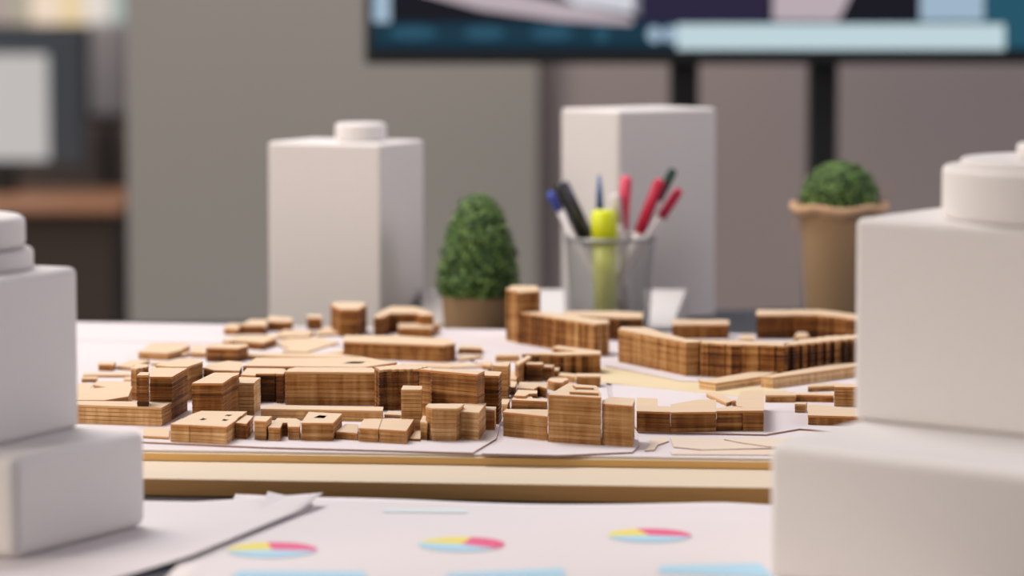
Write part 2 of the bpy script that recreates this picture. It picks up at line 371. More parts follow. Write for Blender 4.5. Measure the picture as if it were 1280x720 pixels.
# ------------------------------------------------------------------ the laminated wooden buildings
# (label, roof outline traced from its nearest corner, base row at that corner or height in m, tone, options)
GB = 'laminated wood buildings on the city model'
LAY = 0.0024
def building(label, roof, base_y=None, h=None, tone=0.5, rib=None, z0=None, holes=(), pale=False, name='wooden_building'):
    zz = ZB if z0 is None else z0
    if h is None: h = max(0.0012, height(roof[0][0], roof[0][1], base_y, zz))
    zt = zz + h
    P = ccw([tuple(pt(x, y, zt).xy) for x, y in roof])
    P = [Vector(q) for q in P]
    P = inset(P, -0.00012)
    c = sum(P, Vector((0, 0))) / len(P)
    t = thing(name, label, 'model building', (c.x, c.y, zz), GB)
    off = Vector((c.x, c.y, zz))
    if rib: P = ribbed(P, *rib)
    hz = []
    for hl in holes:
        q = ccw([tuple(pt(x, y, zt).xy) for x, y in hl]); hz.append([Vector(v) for v in reversed(q)])
    def outline(d):
        Q = inset(P, d)
        real = [True] * len(Q)
        for hq in hz:                      # bridge each courtyard opening into the outline
            bi, bj, bd = 0, 0, 1e9
            for i, a in enumerate(Q):
                for j, b in enumerate(hq):
                    if (a - b).length < bd: bd = (a - b).length; bi, bj = i, j
            loop = hq[bj:] + hq[:bj] + [hq[bj]]
            Q = Q[:bi + 1] + loop + [Q[bi]] + Q[bi + 1:]
            real = real[:bi] + [False] + [True] * (len(loop) - 1) + [False] + real[bi:]
        return Q, real
    ribt = [random.uniform(-0.28, 0.16) if rib and rib[1] > 0.0005 else random.uniform(-0.04, 0.04) for _ in range(len(P) + 60)]
    def layer(bm, z0_, z1_, d, mi_side, tone_=None):
        Q, real = outline(d); n = len(Q)
        a = [bm.verts.new((q.x - off.x, q.y - off.y, z0_)) for q in Q]
        b = [bm.verts.new((q.x - off.x, q.y - off.y, z1_)) for q in Q]
        f = bm.faces.new(b); f.material_index = 0
        f2 = bm.faces.new(list(reversed(a))); f2.material_index = 0
        out = [f, f2]
        for i in range(n):
            if not real[i]: continue
            s = bm.faces.new((a[i], a[(i + 1) % n], b[(i + 1) % n], b[i])); s.material_index = mi_side; out.append(s)
            if tone_ is not None: s[tl] = tone_ + ribt[i]
        if hz: bmesh.ops.triangulate(bm, faces=[f, f2])
        return out
    top = min(0.0013, h * 0.6)
    n = max(1, round((h - top) / LAY))
    bm = bmesh.new(); tl = bm.faces.layers.float.new('tone')
    for k in range(n):
        a = (h - top) * k / n; b = (h - top) * (k + 1) / n
        layer(bm, a, b - 0.00025, random.uniform(0.0, 0.00022), 1, tone + random.uniform(-0.12, 0.12))
        layer(bm, b - 0.00025, b, 0.00045, 1, tone * 0.5 - 0.1)      # scorched glue line
    obj('wall_layers', bm, [M['roof'], M['side']], t)
    bm = bmesh.new(); layer(bm, h - top, h, 0.0, 1)
    obj('roof', bm, [M['roof'], M['roof_edge_pale'] if pale else M['roof_edge']], t)
    return t, zt

B = building
# --- front left
B('short dark strip at far left behind the pentagon roof', [(121, 473), (122, 470.8), (103, 470.8), (102, 473)], 478, tone=0.3, pale=True)
B('thin low tile in front of the lone pale back-left block', [(210, 454.5), (216, 451.8), (190, 451.8), (189, 454.5)], 457, tone=0.6, pale=True)
B('long low block at left edge of the model, seams on its front', [(202, 509.5), (214.5, 502.5), (180, 502), (60, 500.5), (60, 505), (100, 506)], 532.5, tone=0.72, pale=True)
B('flat low roof just behind the long low block at the left edge', [(131, 500.2), (160, 495.5), (165, 483), (140, 484), (60, 488), (60, 499.8)], h=0.0095, tone=0.6, pale=True)
B('thin pale pentagon roof left of the tall brown block', [(144, 487), (163, 484.5), (163, 476.5), (122, 476), (116, 480.5)], 491, tone=0.7, pale=True)
B('small pale cube peeking from behind the left foam building', [(113, 487), (114, 479.5), (96, 479), (96, 487)], 494, tone=0.7, pale=True)
B('thin flat strip in the left rows above the pentagon roof', [(124, 468.8), (162, 468.8), (162, 465.3), (104, 465.8), (104, 469)], 472, tone=0.6, pale=True)
B('small brown cube at far left of the left rows', [(141, 456), (145, 452), (124, 452), (123, 455.5)], 464, tone=0.45)
B('low slanting strip right of the small brown cube at far left', [(164, 459), (172, 456.5), (187, 450), (162, 450), (146, 457.5)], 463.5, tone=0.7, pale=True)
B('tiny brown sliver between pentagon roof and ribbed column', [(155, 474.5), (163, 474.7), (163, 471), (157, 470.8)], 478, tone=0.35)
B('pale wide flat-roofed block standing alone at back left', [(209, 441.5), (225, 437.7), (237, 432), (234, 429), (190, 429), (173, 439.8)], 450.5, tone=0.62, pale=True)
B('small pink-brown sliver right of the lone pale back-left block', [(226.5, 444.5), (238, 441.5), (238, 437.5), (228, 438.8)], 448, tone=0.55)
B('low pale block touching the brown block at back left', [(256.5, 441.5), (256.5, 432.5), (241, 431.5), (239, 441)], 447.5, tone=0.6)
B('dark brown oblong block with pale top at back left', [(257.5, 434.5), (297, 435.5), (310, 432), (308, 429.8), (262, 430)], 452, tone=0.25)
B('tiny low roof in front of the dark brown oblong block', [(272, 449), (293, 449.5), (297, 443.5), (280, 443.5)], 451, tone=0.6, pale=True)
B('broad roof with jagged front edge, left of the long pale roofs', [(299, 463.4), (302.5, 457), (302, 452), (285, 451), (262, 454.5), (254, 459.5), (268, 462.6)], h=0.017, tone=0.25)
B('narrow pale strip furthest of the two long roofs', [(297, 444), (432, 447.5), (455, 447), (420, 441.8), (305, 440.8)], 449.5, tone=0.6, pale=True)
B('long pale roof with a pointed right end and curved slot', [(304, 457.3), (455, 459), (496, 453), (452, 445.8), (440, 447.6), (320, 447.3)], h=0.0185, tone=0.35, holes=[[(428, 454.2), (440, 451.8), (458, 452.2), (450, 454.4)]])
B('large wide block with smooth tan front in the middle of the left rows', [(356.5, 464.5), (472, 465.5), (465, 459.5), (370, 459), (361, 461)], 506, tone=0.55, pale=True)
B('dark recessed block left of the large smooth tan block', [(320, 467), (343.5, 467), (356, 460.5), (309, 460), (301, 468.5), (319, 469.3)], 502.5, tone=0.10)
B('narrow dark sliver against the left end of the smooth tan block', [(345, 467.3), (354, 467.3), (357.5, 462), (350, 461.5)], 504, tone=0.12)
B('tall brown cube, left half of the pair behind the three-hole block', [(278.2, 479), (290, 470.8), (297, 468.5), (299, 466), (268, 465.6), (240, 479)], h=0.0255, tone=0.28)
B('tall pale cube, right half of the pair behind the three-hole block', [(317.5, 478.8), (319, 476.5), (325.5, 472), (292, 470.8), (280.5, 478.8)], 519, tone=0.72, pale=True)
B('tallest brown block on the left with a smooth grey right side', [(214.8, 471), (234, 460), (189, 459.5), (187.5, 462), (187, 470.8)], 525, tone=0.30)
B('dark narrow column joined left of the tallest brown block', [(171, 469), (185.2, 469), (186.3, 465.3), (176, 465)], h=0.030, tone=0.15)
B('thin crinkled column at the left of the dark narrow column', [(163.5, 460.5), (170.4, 461), (186, 458.2), (185, 455), (168, 455.5)], 500, tone=0.62, rib=(0.0022, 0.0008), pale=True)
B('tall grey-sided block behind the tallest brown block', [(234.5, 458.3), (253.5, 451.7), (240, 448.2), (222, 448.3), (194, 456.3), (213, 458.3)], 501, tone=0.42, pale=True)
B('tiny pale chip in the gap behind the tallest brown block', [(234.5, 494), (238, 494), (238, 491.5), (235, 491.5)], 500, tone=0.7, pale=True)
B('thin flat tile left of the block with three holes', [(211, 546), (211.5, 535), (180, 534), (179, 544.5)], 549.5, tone=0.7, pale=True)
B('low square block with three small holes in its roof', [(283, 533.5), (293, 526.5), (308.5, 514.3), (252, 513.5), (240, 517.5), (213, 530)], 555.5, tone=0.58, rib=(0.011, 0.0004),
  holes=[[(249, 524.5), (254, 525.2), (259, 523.8), (254, 522.6)], [(281, 519.7), (287, 520), (291, 518.6), (284, 518.2)], [(277, 525.6), (282, 526.2), (286, 524.4), (280, 523.8)]])
B('small block tucked at the right side of the three-hole block', [(308, 529.5), (316.5, 520), (308, 519), (294.5, 528.5)], 549, tone=0.5)
B('narrow upright block two places right of the three holes', [(332.7, 526.8), (339.8, 520.2), (319, 520), (317.8, 526)], 550.5, tone=0.6)
B('small u-shaped block in the front row', [(335.4, 534), (350, 534.6), (353, 528.5), (359.5, 528.2), (360.3, 533.2), (374.5, 533.5), (375.5, 526), (370, 523), (347, 522.4)], 550.5, tone=0.5)
B('front block with one square opening in its roof', [(415.8, 528.8), (427.5, 517), (386, 514.8), (376.5, 528.5)], 551, tone=0.5, holes=[[(391.5, 522.2), (405, 522.8), (408.6, 519.6), (399, 519)]])
B('low step block right of the square-opening block', [(446.5, 541.2), (447.6, 530.3), (432, 529.8), (419.6, 539.5)], 550.5, tone=0.5)
B('mid-height front block, left of a larger flat pair', [(472.8, 536.2), (477, 523.4), (455, 523.6), (448.5, 535)], 553, tone=0.48)
B('flat-topped front block nearest the centre, right one of the pair', [(507.6, 538.5), (517.4, 523.8), (478.5, 523.2), (474, 536.6)], 555, tone=0.5)
B('tiny low tile between front pair and bracket-shaped group', [(511.6, 547.7), (525.2, 548.5), (525.5, 538), (519, 538)], 551, tone=0.6)
B('slim upright piece at the left end of the corner block group', [(534, 528.5), (535, 520.5), (528.7, 519.3), (525.4, 527.6)], 550.5, tone=0.6, pale=True)
B('recessed thin block between two slim pieces of the front corner', [(535.2, 523.8), (561.5, 524.3), (562, 520.8), (535.6, 520.3)], 547.5, tone=0.5, pale=True)
B('slim upright piece touching the corner block', [(572.6, 527.5), (573, 521), (563.3, 520.8), (562.5, 527.4)], 550.5, tone=0.62, pale=True)
B('pale corner block at the right end of the front row', [(598.3, 515.8), (607.3, 503.8), (580.5, 504.2), (576.5, 510), (573.2, 514)], 550.5, tone=0.72, pale=True)
B('low bar running left from behind the pale corner block', [(571, 510.6), (576, 508.3), (580, 504.5), (536, 504.5), (532, 508), (540, 510.4)], h=0.019, tone=0.62, pale=True)
B('slender pale tower in front of the ribbed facade', [(526.8, 487), (527.5, 482.3), (504, 481.8), (501.5, 487)], 538, tone=0.66, pale=True)
B('tiny low step left of the slender pale tower', [(500.8, 518.8), (500.8, 513.8), (485, 513.5), (480.5, 518)], 523, tone=0.6, pale=True)
B('long low wall block in front of the large smooth tan block', [(478, 513.5), (479, 508.5), (385, 507), (341, 506), (331, 507.8), (326, 511)], 527, tone=0.66, rib=(0.02, 0.0003), pale=True)
B('block with crinkled ribbed facade in the centre of the left rows', [(480, 462), (522, 461.3), (534.5, 458.3), (497, 455.6), (468, 458.6), (474, 463)], 513, tone=0.30, rib=(0.0021, 0.0012), pale=True)
B('narrow block between ribbed facade and long dark slab', [(538.4, 463), (540.5, 460.5), (536.5, 459.3), (524, 461.5)], h=0.0325, tone=0.42)
B('long dark slab with an orange top edge right of centre', [(596, 468), (605.5, 463.5), (541.5, 460.6), (539.2, 463)], h=0.034, tone=0.33)
B('tall very dark block at the right end of the long dark slab', [(623.5, 469.8), (627, 464.6), (606, 463.8), (597.3, 469)], 530, tone=0.18)
B('narrow low block at the foot of the very dark block', [(618.5, 513), (620, 508.5), (607.3, 508), (606.8, 512.5)], 537.5, tone=0.55, pale=True)
B('tall slim block behind the very dark end block', [(634.5, 457.8), (638, 451.5), (621, 452.9), (616, 457)], 500, tone=0.45, pale=True)
B('upper small step in the alley beside the tilted block', [(645, 474), (649, 464.5), (638.5, 464), (638, 473.8)], 482, tone=0.55, pale=True)
B('lower small step in the alley below the upper step', [(643, 484), (646.2, 477), (638.5, 476.3), (638, 484)], 494, tone=0.5, pale=True)
B('tiny pale block at the lower end of the alley', [(634, 505.5), (637.8, 498.8), (627.8, 498.6), (627.2, 505)], 517, tone=0.6, pale=True)
B('slim angled block pointing up right, behind the alley steps', [(648, 455.6), (664, 445.8), (660, 444), (644, 452.8)], 481, tone=0.45, pale=True)
B('dark square block right of the slim angled block', [(677.8, 455.3), (679, 452.9), (659, 452.7), (657.8, 455)], 477, tone=0.22)
B('small dark cube right of the dark square block', [(690, 458.8), (693, 456.3), (680.5, 455.7), (679.2, 458.5)], 476, tone=0.22)
B('tiny cube touching the small dark cube', [(697.5, 463), (699.5, 459.5), (693.5, 459), (691.6, 462.4)], 472, tone=0.3)
B('low wall block with white top, behind the notched roofs', [(719.3, 470.8), (719.8, 467.3), (701, 465.5), (698.3, 469)], 479, tone=0.5, pale=True)
B('low wall block right of the low white-topped wall', [(750.6, 470.5), (750.6, 467), (721, 466.6), (720.8, 470.4)], 484, tone=0.5, pale=True)
B('long dark ribbed block with an angled wing, behind the notched roofs', [(750.8, 442.3), (750.8, 438.5), (697, 431.8), (690, 434.2), (722, 439.3), (668, 440.6), (652, 442.2), (705, 443.4)], 467, tone=0.32, rib=(0.004, 0.0006), pale=True)
B('low pale end piece left of the long dark ribbed block', [(649, 444.8), (649.6, 442), (621, 442), (619.5, 445)], 452, tone=0.5, pale=True)
B('notched brown roof, upper of the three stacked roofs', [(683, 485.3), (684, 478.5), (650, 477.5), (646.6, 485), (667, 486.2), (673, 482.8)], 498, tone=0.22)
B('notched brown roof, middle of the three stacked roofs', [(656, 495), (661, 492.2), (671, 491.7), (671.5, 488.3), (647.8, 487), (643, 494.3)], h=0.0105, tone=0.25)
B('notched brown roof, lowest of the three stacked roofs', [(683.6, 502), (684.4, 498.5), (666, 497.8), (664, 495.6), (644, 495.2), (639, 499.5)], 520, tone=0.3)
B('low brown block at the left foot of the big brown front block', [(628.8, 514.8), (684.4, 520.4), (684.6, 511.8), (633, 511.3)], 545, tone=0.55)
_, zbig = B('big brown block, tallest piece in the front centre', [(751.2, 497), (751.5, 492.5), (745, 482), (725, 480.5), (709, 479.8), (692, 490), (685.2, 493.3)], 556.5, tone=0.56)
B('raised thin roof layer nearest on the big brown front block', [(712, 489.5), (748, 491.2), (746, 487.6), (722, 486.8)], h=0.0016, tone=0.4, z0=zbig)
B('raised thin roof layer furthest on the big brown front block', [(720, 483.8), (742, 484.6), (740, 481.6), (716, 481.2)], h=0.0016, tone=0.4, z0=zbig)
B('brown block joined to the right end of the big brown block', [(790.5, 507.2), (793.5, 498), (765, 496), (753.3, 500), (752.3, 504.4)], 559, tone=0.50)
B('small brown cube behind the big brown front block', [(692.5, 477.7), (703, 478.3), (705.5, 476), (710.5, 474.6), (708, 472.3), (688, 472.3), (684.5, 475.2)], 489, tone=0.5)
# --- right group
B('left third of the long low row at right front', [(837.6, 515), (837.8, 508), (822, 507.6), (822, 498), (796, 496.8), (795.8, 513.8)], 540, tone=0.36)
B('middle third of the long low row at right front', [(838.4, 515.3), (894.9, 514.8), (895, 499.8), (872, 499.4), (838.6, 505.5)], 540.3, tone=0.40)
B('recessed dark section of the long low row at right front', [(895.6, 513.8), (928, 513.5), (928, 508.3), (915, 508), (895.8, 510)], 539, tone=0.28)
B('right end of the long low row with a deep pale roof', [(954.6, 513.3), (954.6, 487.6), (927, 488), (921, 500), (921, 507.6), (928.4, 508.6), (928.6, 513.3)], 539, tone=0.30)
B('tiny brown post in the notch of the long low row', [(916, 500.8), (920, 501), (920, 498.8), (916.3, 498.6)], 508, tone=0.35)
B('thin beam lying diagonally behind the long low row', [(908, 503.5), (917, 500.5), (899, 491.5), (883, 489.5), (883, 492)], 508, tone=0.7, pale=True)
B('long diagonal slab on the right, left one of two', [(894.5, 479), (950, 470.8), (984, 461.2), (976, 460.8), (937, 465.2), (873.5, 476)], 489, tone=0.95, pale=True)
B('long diagonal slab on the right, right one of two', [(966, 471.8), (1090, 455), (1083, 452.6), (1040, 455), (951.4, 470.6)], 485.5, tone=0.95, pale=True)
B('low striped brown slab below the diagonal slabs', [(995, 494), (995, 490), (957, 489), (957, 494)], 503, tone=0.62, pale=True)
B('small pale block in front of the low dark strip at right', [(1006.5, 505.3), (1009, 503), (994.5, 502.7), (993.5, 505)], 516, tone=0.66, pale=True)
B('dark strip with a pale top left of the upright block at right', [(995.3, 493.3), (1041.8, 494.4), (1042.2, 491.2), (997, 490.8)], 502, tone=0.22)
B('upright brown block beside the right foam building', [(1043, 483.5), (1080, 484), (1080, 480), (1044.5, 479.5)], 508, tone=0.45)
B('low flat block with notched roof touching the right foam building', [(1010, 519), (1085, 521), (1085, 511), (1048, 509.5), (1022, 505.8), (1010.2, 506)], 531, tone=0.32)
B('small striped block behind the dark strip at right', [(1010, 483.5), (1050, 482), (1050, 478.5), (1012, 480)], 490, tone=0.5, pale=True)
# --- back right
B('long smooth brown block with a turned corner, centre right', [(857.8, 427.8), (873.5, 427.3), (878, 424.7), (856, 423), (806, 408.9), (777, 408.7), (772.9, 411.5)], 470, tone=0.52, rib=(0.006, 0.0004), pale=True)
B('curved ribbed block at right, lighter left wing', [(914, 430.5), (979.6, 432), (983.6, 428), (950, 426.6), (895, 424.8), (877.5, 425), (875.5, 428)], 473, tone=0.36, rib=(0.0052, 0.0012), pale=True)
B('curved ribbed block at right, darker right wing', [(980.6, 432), (1090, 420.8), (1090, 417), (1035, 420), (1000, 424.2), (985, 428)], 474, tone=0.20, rib=(0.0040, 0.0016), pale=True)
B('low pale hump roof in the yard of the curved block, left', [(923, 424), (943, 424), (942, 418.5), (928, 418)], 430, tone=0.6, pale=True)
B('low pale hump roof in the yard of the curved block, right', [(993, 421), (1011, 420.5), (1008, 415.5), (997, 415)], 430, tone=0.6, pale=True)
B('long brown back block with dark vertical gaps at far right', [(945.5, 393.5), (1022, 393), (1100, 402), (1100, 395.5), (1025, 387.5), (946, 387.5)], 424, tone=0.28, rib=(0.016, 0.0022), pale=True)
B('short dark block standing alone at the back right', [(840, 405.5), (911, 405), (911, 400), (840, 399.6)], 424, tone=0.22, rib=(0.012, 0.0008), pale=True)
B('curved dark block behind the long wall, below the pen cup', [(784, 397), (803.5, 397), (803.5, 391), (770, 388.8), (706, 388.8), (703, 392.5), (716, 395)], 426, tone=0.30, rib=(0.005, 0.0006), pale=True)
B('tall narrow tower at the left end of the long wall block', [(650, 365), (675.5, 363.5), (671, 357.2), (641, 356.8), (632.5, 361)], 430, tone=0.42, rib=(0.004, 0.0006), pale=True)
B('long wall block with ribbed front running right from the narrow tower', [(743, 405), (761.5, 403.2), (761.5, 400), (735, 397.5), (700, 392), (662, 388.5), (652.6, 390.5)], 446, tone=0.46, rib=(0.0048, 0.0008), pale=True)
# --- back left
B('small dark cube alone in front of the left foam tower', [(383.5, 397.5), (402.5, 397.5), (402.5, 393.8), (384.5, 393.6)], 411, tone=0.2)
B('tallest back-left block with a flared three-sided front', [(425, 386.5), (447, 386.5), (458.5, 380), (450, 377.5), (420, 377.5), (413.5, 380.5)], 421, tone=0.3)
B('arched brown block behind the small oblong block, back left', [(467, 396.3), (476, 396.5), (488, 391.5), (520, 391.5), (527, 393.8), (542, 394), (538, 390.3), (520, 383.5), (490, 383), (478, 388)], 421, tone=0.24)
B('small oblong block in front of the arched brown block', [(538.5, 410), (549.5, 403.3), (541, 402), (499, 402), (497.5, 409.6)], 422, tone=0.3)
B('long striped brown block across the back of the left rows', [(555, 431.5), (569.5, 429), (560, 423.2), (500, 419.6), (431, 419), (429, 426.5)], 453, tone=0.36, pale=True)
B('small dark bar right of the long striped block', [(573, 435), (603, 436), (602, 432), (576, 431)], 442, tone=0.3)
B('low slab in front of the small dark bar', [(574, 450), (603, 444.8), (603, 443.5), (575, 443.5)], 453, tone=0.6, pale=True)
B('brown block at the far left of the back cluster', [(280, 410.5), (297, 411), (311, 405.3), (286, 404)], 418.5, tone=0.45)
B('second brown block from the left in the back cluster', [(299, 406.8), (333, 406.8), (333, 399.5), (314, 399.3)], 418, tone=0.35)
B('dark block at the right of the back cluster by the tower', [(334, 401.8), (364, 402.5), (366, 397.3), (336, 395)], 414, tone=0.22)
B('low brown roof in front of the left foam tower', [(341, 419.8), (384, 419.8), (394, 414), (356, 412)], 424, tone=0.5, pale=True)
B('wide flat roof with notched left front in the back cluster', [(328.5, 428), (346, 422), (346, 419), (300, 419), (279, 424), (284, 427), (293, 425.8), (311, 426.6)], 438, tone=0.3, pale=True)
B('large thin pale slab in the middle of the back left', [(383, 440), (407, 432.5), (424, 427.5), (400, 422), (360, 422.5), (348, 427), (349, 431.5), (362, 435.5), (353, 439)], 442, tone=0.6, pale=True)
B('thin wedge slab left of the long striped brown block', [(408, 441.5), (447, 441.5), (452, 437), (428, 436.5)], 443, tone=0.5, pale=True)
B('low pinkish roof below the tallest back-left block', [(396, 417.5), (424, 416.5), (442, 411.5), (440, 407.5), (415, 407), (397, 413)], 421, tone=0.45, pale=True)
B('thin flat slab behind the long dark slab, centre', [(505, 457.5), (560, 459.5), (604, 458), (606, 455), (560, 453.8), (502, 454.5)], 459.5, tone=0.6, pale=True)
B('small low roof left of the tall slim block behind the alley', [(603, 456.3), (613.5, 457), (616, 452), (601, 451)], 462, tone=0.4, pale=True)

# ------------------------------------------------------------------ foam buildings
def foam_part(nm, poly, z0, z1, t, bw=0.0035):
    bm = bmesh.new(); prism(bm, poly, z0, z1, off=Vector(t.location)); return bev(obj(nm, bm, M['foam'], t), bw, 4)
def foam_disc(nm, cx, cy, r, z0, z1, t, bw=0.0025):
    bm = bmesh.new(); lathe(bm, [(r, z0), (r, z1)], 64); o = obj(nm, bm, M['foam'], t, smooth=False, loc=(cx - t.location.x, cy - t.location.y, -t.location.z))
    return bev(o, bw, 4)
def quad(c, u, lu, v, lv):
    c, u, v = Vector(c), Vector(u).normalized(), Vector(v).normalized()
    return [tuple(c), tuple(c + u * lu), tuple(c + u * lu + v * lv), tuple(c + v * lv)]
# left foreground
PZ = 0.0013
PZ = 0.0018
t = thing('foam_building', 'stepped white foam building in the left foreground', 'foam building', (-0.28, 1.82, PZ))
foam_part('lower_block', quad((-0.2436, 1.712), (0.461, 0.887), 0.117, (-0.887, 0.461), 0.20), PZ, 0.0523, t, 0.006)
foam_part('upper_block', quad((-0.2248 - 0.001, 1.832 - 0.004), (-0.42, -0.907), 0.10, (-0.907, 0.42), 0.13), 0.0523, 0.1368, t, 0.004)
foam_disc('roof_step', -0.301, 1.815, 0.053, 0.1368, 0.1475, t)
foam_disc('roof_cap', -0.301, 1.815, 0.049, 0.1475, 0.1645, t, 0.004)
# right foreground
PZ = 0.0013
t = thing('foam_building', 'wide stepped white foam building in the right foreground with a round cap', 'foam building', (0.27, 1.72, PZ))
lo = quad((0.1215, 1.66), (0.743, -0.669), 0.27, (0.513, 0.858), 0.25)
foam_part('lower_block', lo, PZ, 0.068, t, 0.006)
foam_part('upper_block', quad((0.1695, 1.738), (0.766, -0.643), 0.20, (0.55, 0.835), 0.155), 0.068, 0.169, t, 0.004)
foam_disc('roof_step', 0.286, 1.736, 0.073, 0.169, 0.195, t, 0.003)
foam_disc('roof_cap', 0.286, 1.736, 0.064, 0.195, 0.1985, t, 0.001)
foam_disc('roof_knob', 0.286, 1.736, 0.0365, 0.1985, 0.206, t, 0.002)
# left tower
t = thing('foam_building', 'white foam tower with a small disc on top, behind the left buildings', 'foam building', (-0.12, 2.86, 0))
lt = quad((-0.1036, 2.78), (-0.0925, 0.0345), 0.0985, (0.033, 0.062), 0.070)
foam_part('tower_block', lt, 0, 0.149, t, 0.003)
cx, cy = sum(p[0] for p in lt) / 4, sum(p[1] for p in lt) / 4
foam_disc('roof_disc', cx + 0.012, cy - 0.004, 0.0205, 0.149, 0.1635, t, 0.003)
# back tower
t = thing('foam_building', 'plain white foam tower behind the pen cup', 'foam building', (0.10, 2.89, 0))
foam_part('tower_block', [(0.0864, 2.84), (0.1684, 2.890), (0.121, 2.932), (0.0394, 2.882)], 0, pd(774, 138, 2.84).z, t, 0.003)
# white blocks lying on the table behind
t = thing('foam_slab', 'low white foam slab lying behind the small cone bush pot', 'foam slab', (-0.01, 2.84, 0))
a = pd(527, 362, 2.83); b = pd(712, 362, 2.83)
def ramp(nm, x0, x1, xb0, xb1, yf, yk, zf, zk, par):
    """block whose top slopes up away from the viewer"""
    bm = bmesh.new(); o_ = Vector(par.location)
    V = [bm.verts.new(Vector(p) - o_) for p in ((x0, yf, 0), (x1, yf, 0), (xb1, yk, 0), (xb0, yk, 0), (x0, yf, zf), (x1, yf, zf), (xb1, yk, zk), (xb0, yk, zk))]
    for q in ((3, 2, 1, 0), (4, 5, 6, 7), (0, 1, 5, 4), (1, 2, 6, 5), (2, 3, 7, 6), (3, 0, 4, 7)): bm.faces.new([V[i] for i in q])
    return bev(obj(nm, bm, M['foam'], par), 0.001, 2)
ramp('slab', a.x, b.x - 0.004, a.x, b.x - 0.004, 2.785, 2.835, 0.006, a.z, t)
t = thing('folded_card', 'white sloping card lying right of the pen cup', 'card', (0.118, 2.78, 0))
c1, c2 = pd(806, 362, 2.82), pd(859, 362, 2.82); c3 = pd(840, 404, 2.775)
ramp('card_body', c1.x, c3.x, c1.x, c2.x, 2.775, 2.825, 0.004, c1.z, t)

# ------------------------------------------------------------------ papers with charts
def sheet_z(kind, u, v, x, y):
    return 0.0
def paper(label, cs, z, lift):
    """cs: four ground corners; lift(u, v) extra height"""
    t = thing('paper_sheet', label, 'paper', (cs[0].x, cs[0].y, 0), 'printed sheets at the front of the table')
    bm = bmesh.new(); n = 40; g = []
    for i in range(n + 1):
        r = []
        for j in range(n + 1):
            u, v = i / n, j / n
            p = (cs[0] * (1 - u) + cs[1] * u) * (1 - v) + (cs[3] * (1 - u) + cs[2] * u) * v
            r.append(bm.verts.new((p.x - cs[0].x, p.y - cs[0].y, z + lift(u, v))))
        g.append(r)
    for i in range(n):
        for j in range(n): bm.faces.new((g[i][j], g[i + 1][j], g[i + 1][j + 1], g[i][j + 1]))
    o = obj('sheet', bm, M['paper'], t, smooth=True)
    s = o.modifiers.new('thickness', 'SOLIDIFY'); s.thickness = 0.00012; s.offset = -1
    return t
# main chart sheet: top-left corner, top-right, bottom-right, bottom-left
TLc = pt(397, 628, 0); TRc = pt(1130, 642, 0)
ex = (TRc - TLc).normalized(); ey = Vector((ex.y, -ex.x, 0))
A1, A2 = TLc, TLc + ex * 0.42
BLd = pt(225, 706, 0)
def lift_main(u, v): return 0.0006 + 0.005 * max(0, 1 - v / 0.10) ** 2 * (0.6 + 0.4 * math.cos(u * 9)) * min(1, 0.35 + u * 3) * min(1, max(0, (0.72 - u) / 0.15)) + 0.002 * max(0, 1 - (u + v) / 0.07)
main = paper('large white sheet with pie charts and pale blue bars', [A1 + Vector((-0.045, 0, 0)), A2, A2 + ey * 0.297, pt(226, 708, 0) + Vector((-0.01, -0.14, 0))], 0.0002, lift_main)
def on_main(p, dz=0.0): return p
def decal(nm, polys, mats, t, z):
    bm = bmesh.new()
    for poly, mi in polys:
        vs = [bm.verts.new((p.x - t.location.x, p.y - t.location.y, z)) for p in poly]
        f = bm.faces.new(vs); f.material_index = mi; f.normal_update()
        if f.normal.z < 0: f.normal_flip()
    return obj(nm, bm, mats, t)
def pie(px, py, wpx, rot, fr, t, z):
    c = pt(px, py, z); r = abs(pt(px + wpx / 2, py, z).x - c.x)
    polys = []; a = rot
    for i, f in enumerate(fr):
        n = max(6, int(40 * f)); ps = [c] + [c + Vector((r * math.cos(a + 2 * PI * f * k / n), r * math.sin(a + 2 * PI * f * k / n), 0)) for k in range(n + 1)]
        polys.append((ps, i)); a += 2 * PI * f
    return tag(decal('pie_chart', polys, [M['pink'], M['yellow'], M['blue']], t, z), 'printed pie chart in yellow, pink and light blue')
zd = 0.0013
pie(340, 687, 112, math.radians(-8), (0.30, 0.24, 0.46), main, zd)
pie(577, 680, 108, math.radians(-38), (0.32, 0.25, 0.43), main, zd)
pie(812, 669, 104, math.radians(-12), (0.33, 0.22, 0.45), main, zd)
def bar(nm, ps, m, t, z): return tag(decal(nm, [([pt(x, y, z) for x, y in ps], 0)], [m], t, z), 'pale blue printed bar')
bar('printed_bar', [(556, 722), (706, 722), (704, 710), (560, 716)], M['blue'], main, zd)
bar('printed_bar', [(822, 716), (968, 722), (950, 704), (826, 707)], M['blue'], main, zd)
bar('printed_bar', [(286, 722), (460, 724), (455, 714), (300, 713)], M['blue'], main, zd)
bar('printed_bar', [(478, 640), (585, 641), (582, 634), (484, 633)], M['paleblue'], main, zd)
# left sheet lying on top of the chart sheet
c_tr = pt(404, 635, 0); c_br = pt(240, 702, 0)
d1 = (c_br - c_tr).normalized()
c_br2 = c_tr + d1 * 0.297; c_tl = pt(-120, 623, 0)
def lift_left(u, v): return 0.0014 + 0.0022 * max(0, (u - 0.55) / 0.45) ** 2 * (1 - 0.3 * v) + 0.0045 * max(0, (u - 0.7) / 0.3) * max(0, 1 - v / 0.2)
paper('blank white sheet under the left foam building, right edge curling up', [c_tl, c_tr, c_br, pt(-80, 790, 0)], 0.0002, lift_left)
a_, b_, c_, d_ = pt(335, 634, 0), pt(392, 634, 0), pt(372, 650, 0), pt(320, 650, 0)
def lift_s(u, v): return 0.0008 + 0.0075 * max(0, 1 - v) * (1 - 0.75 * u)
paper('small curled corner of another sheet against the board', [a_, b_, c_, d_], 0.0002, lift_s)

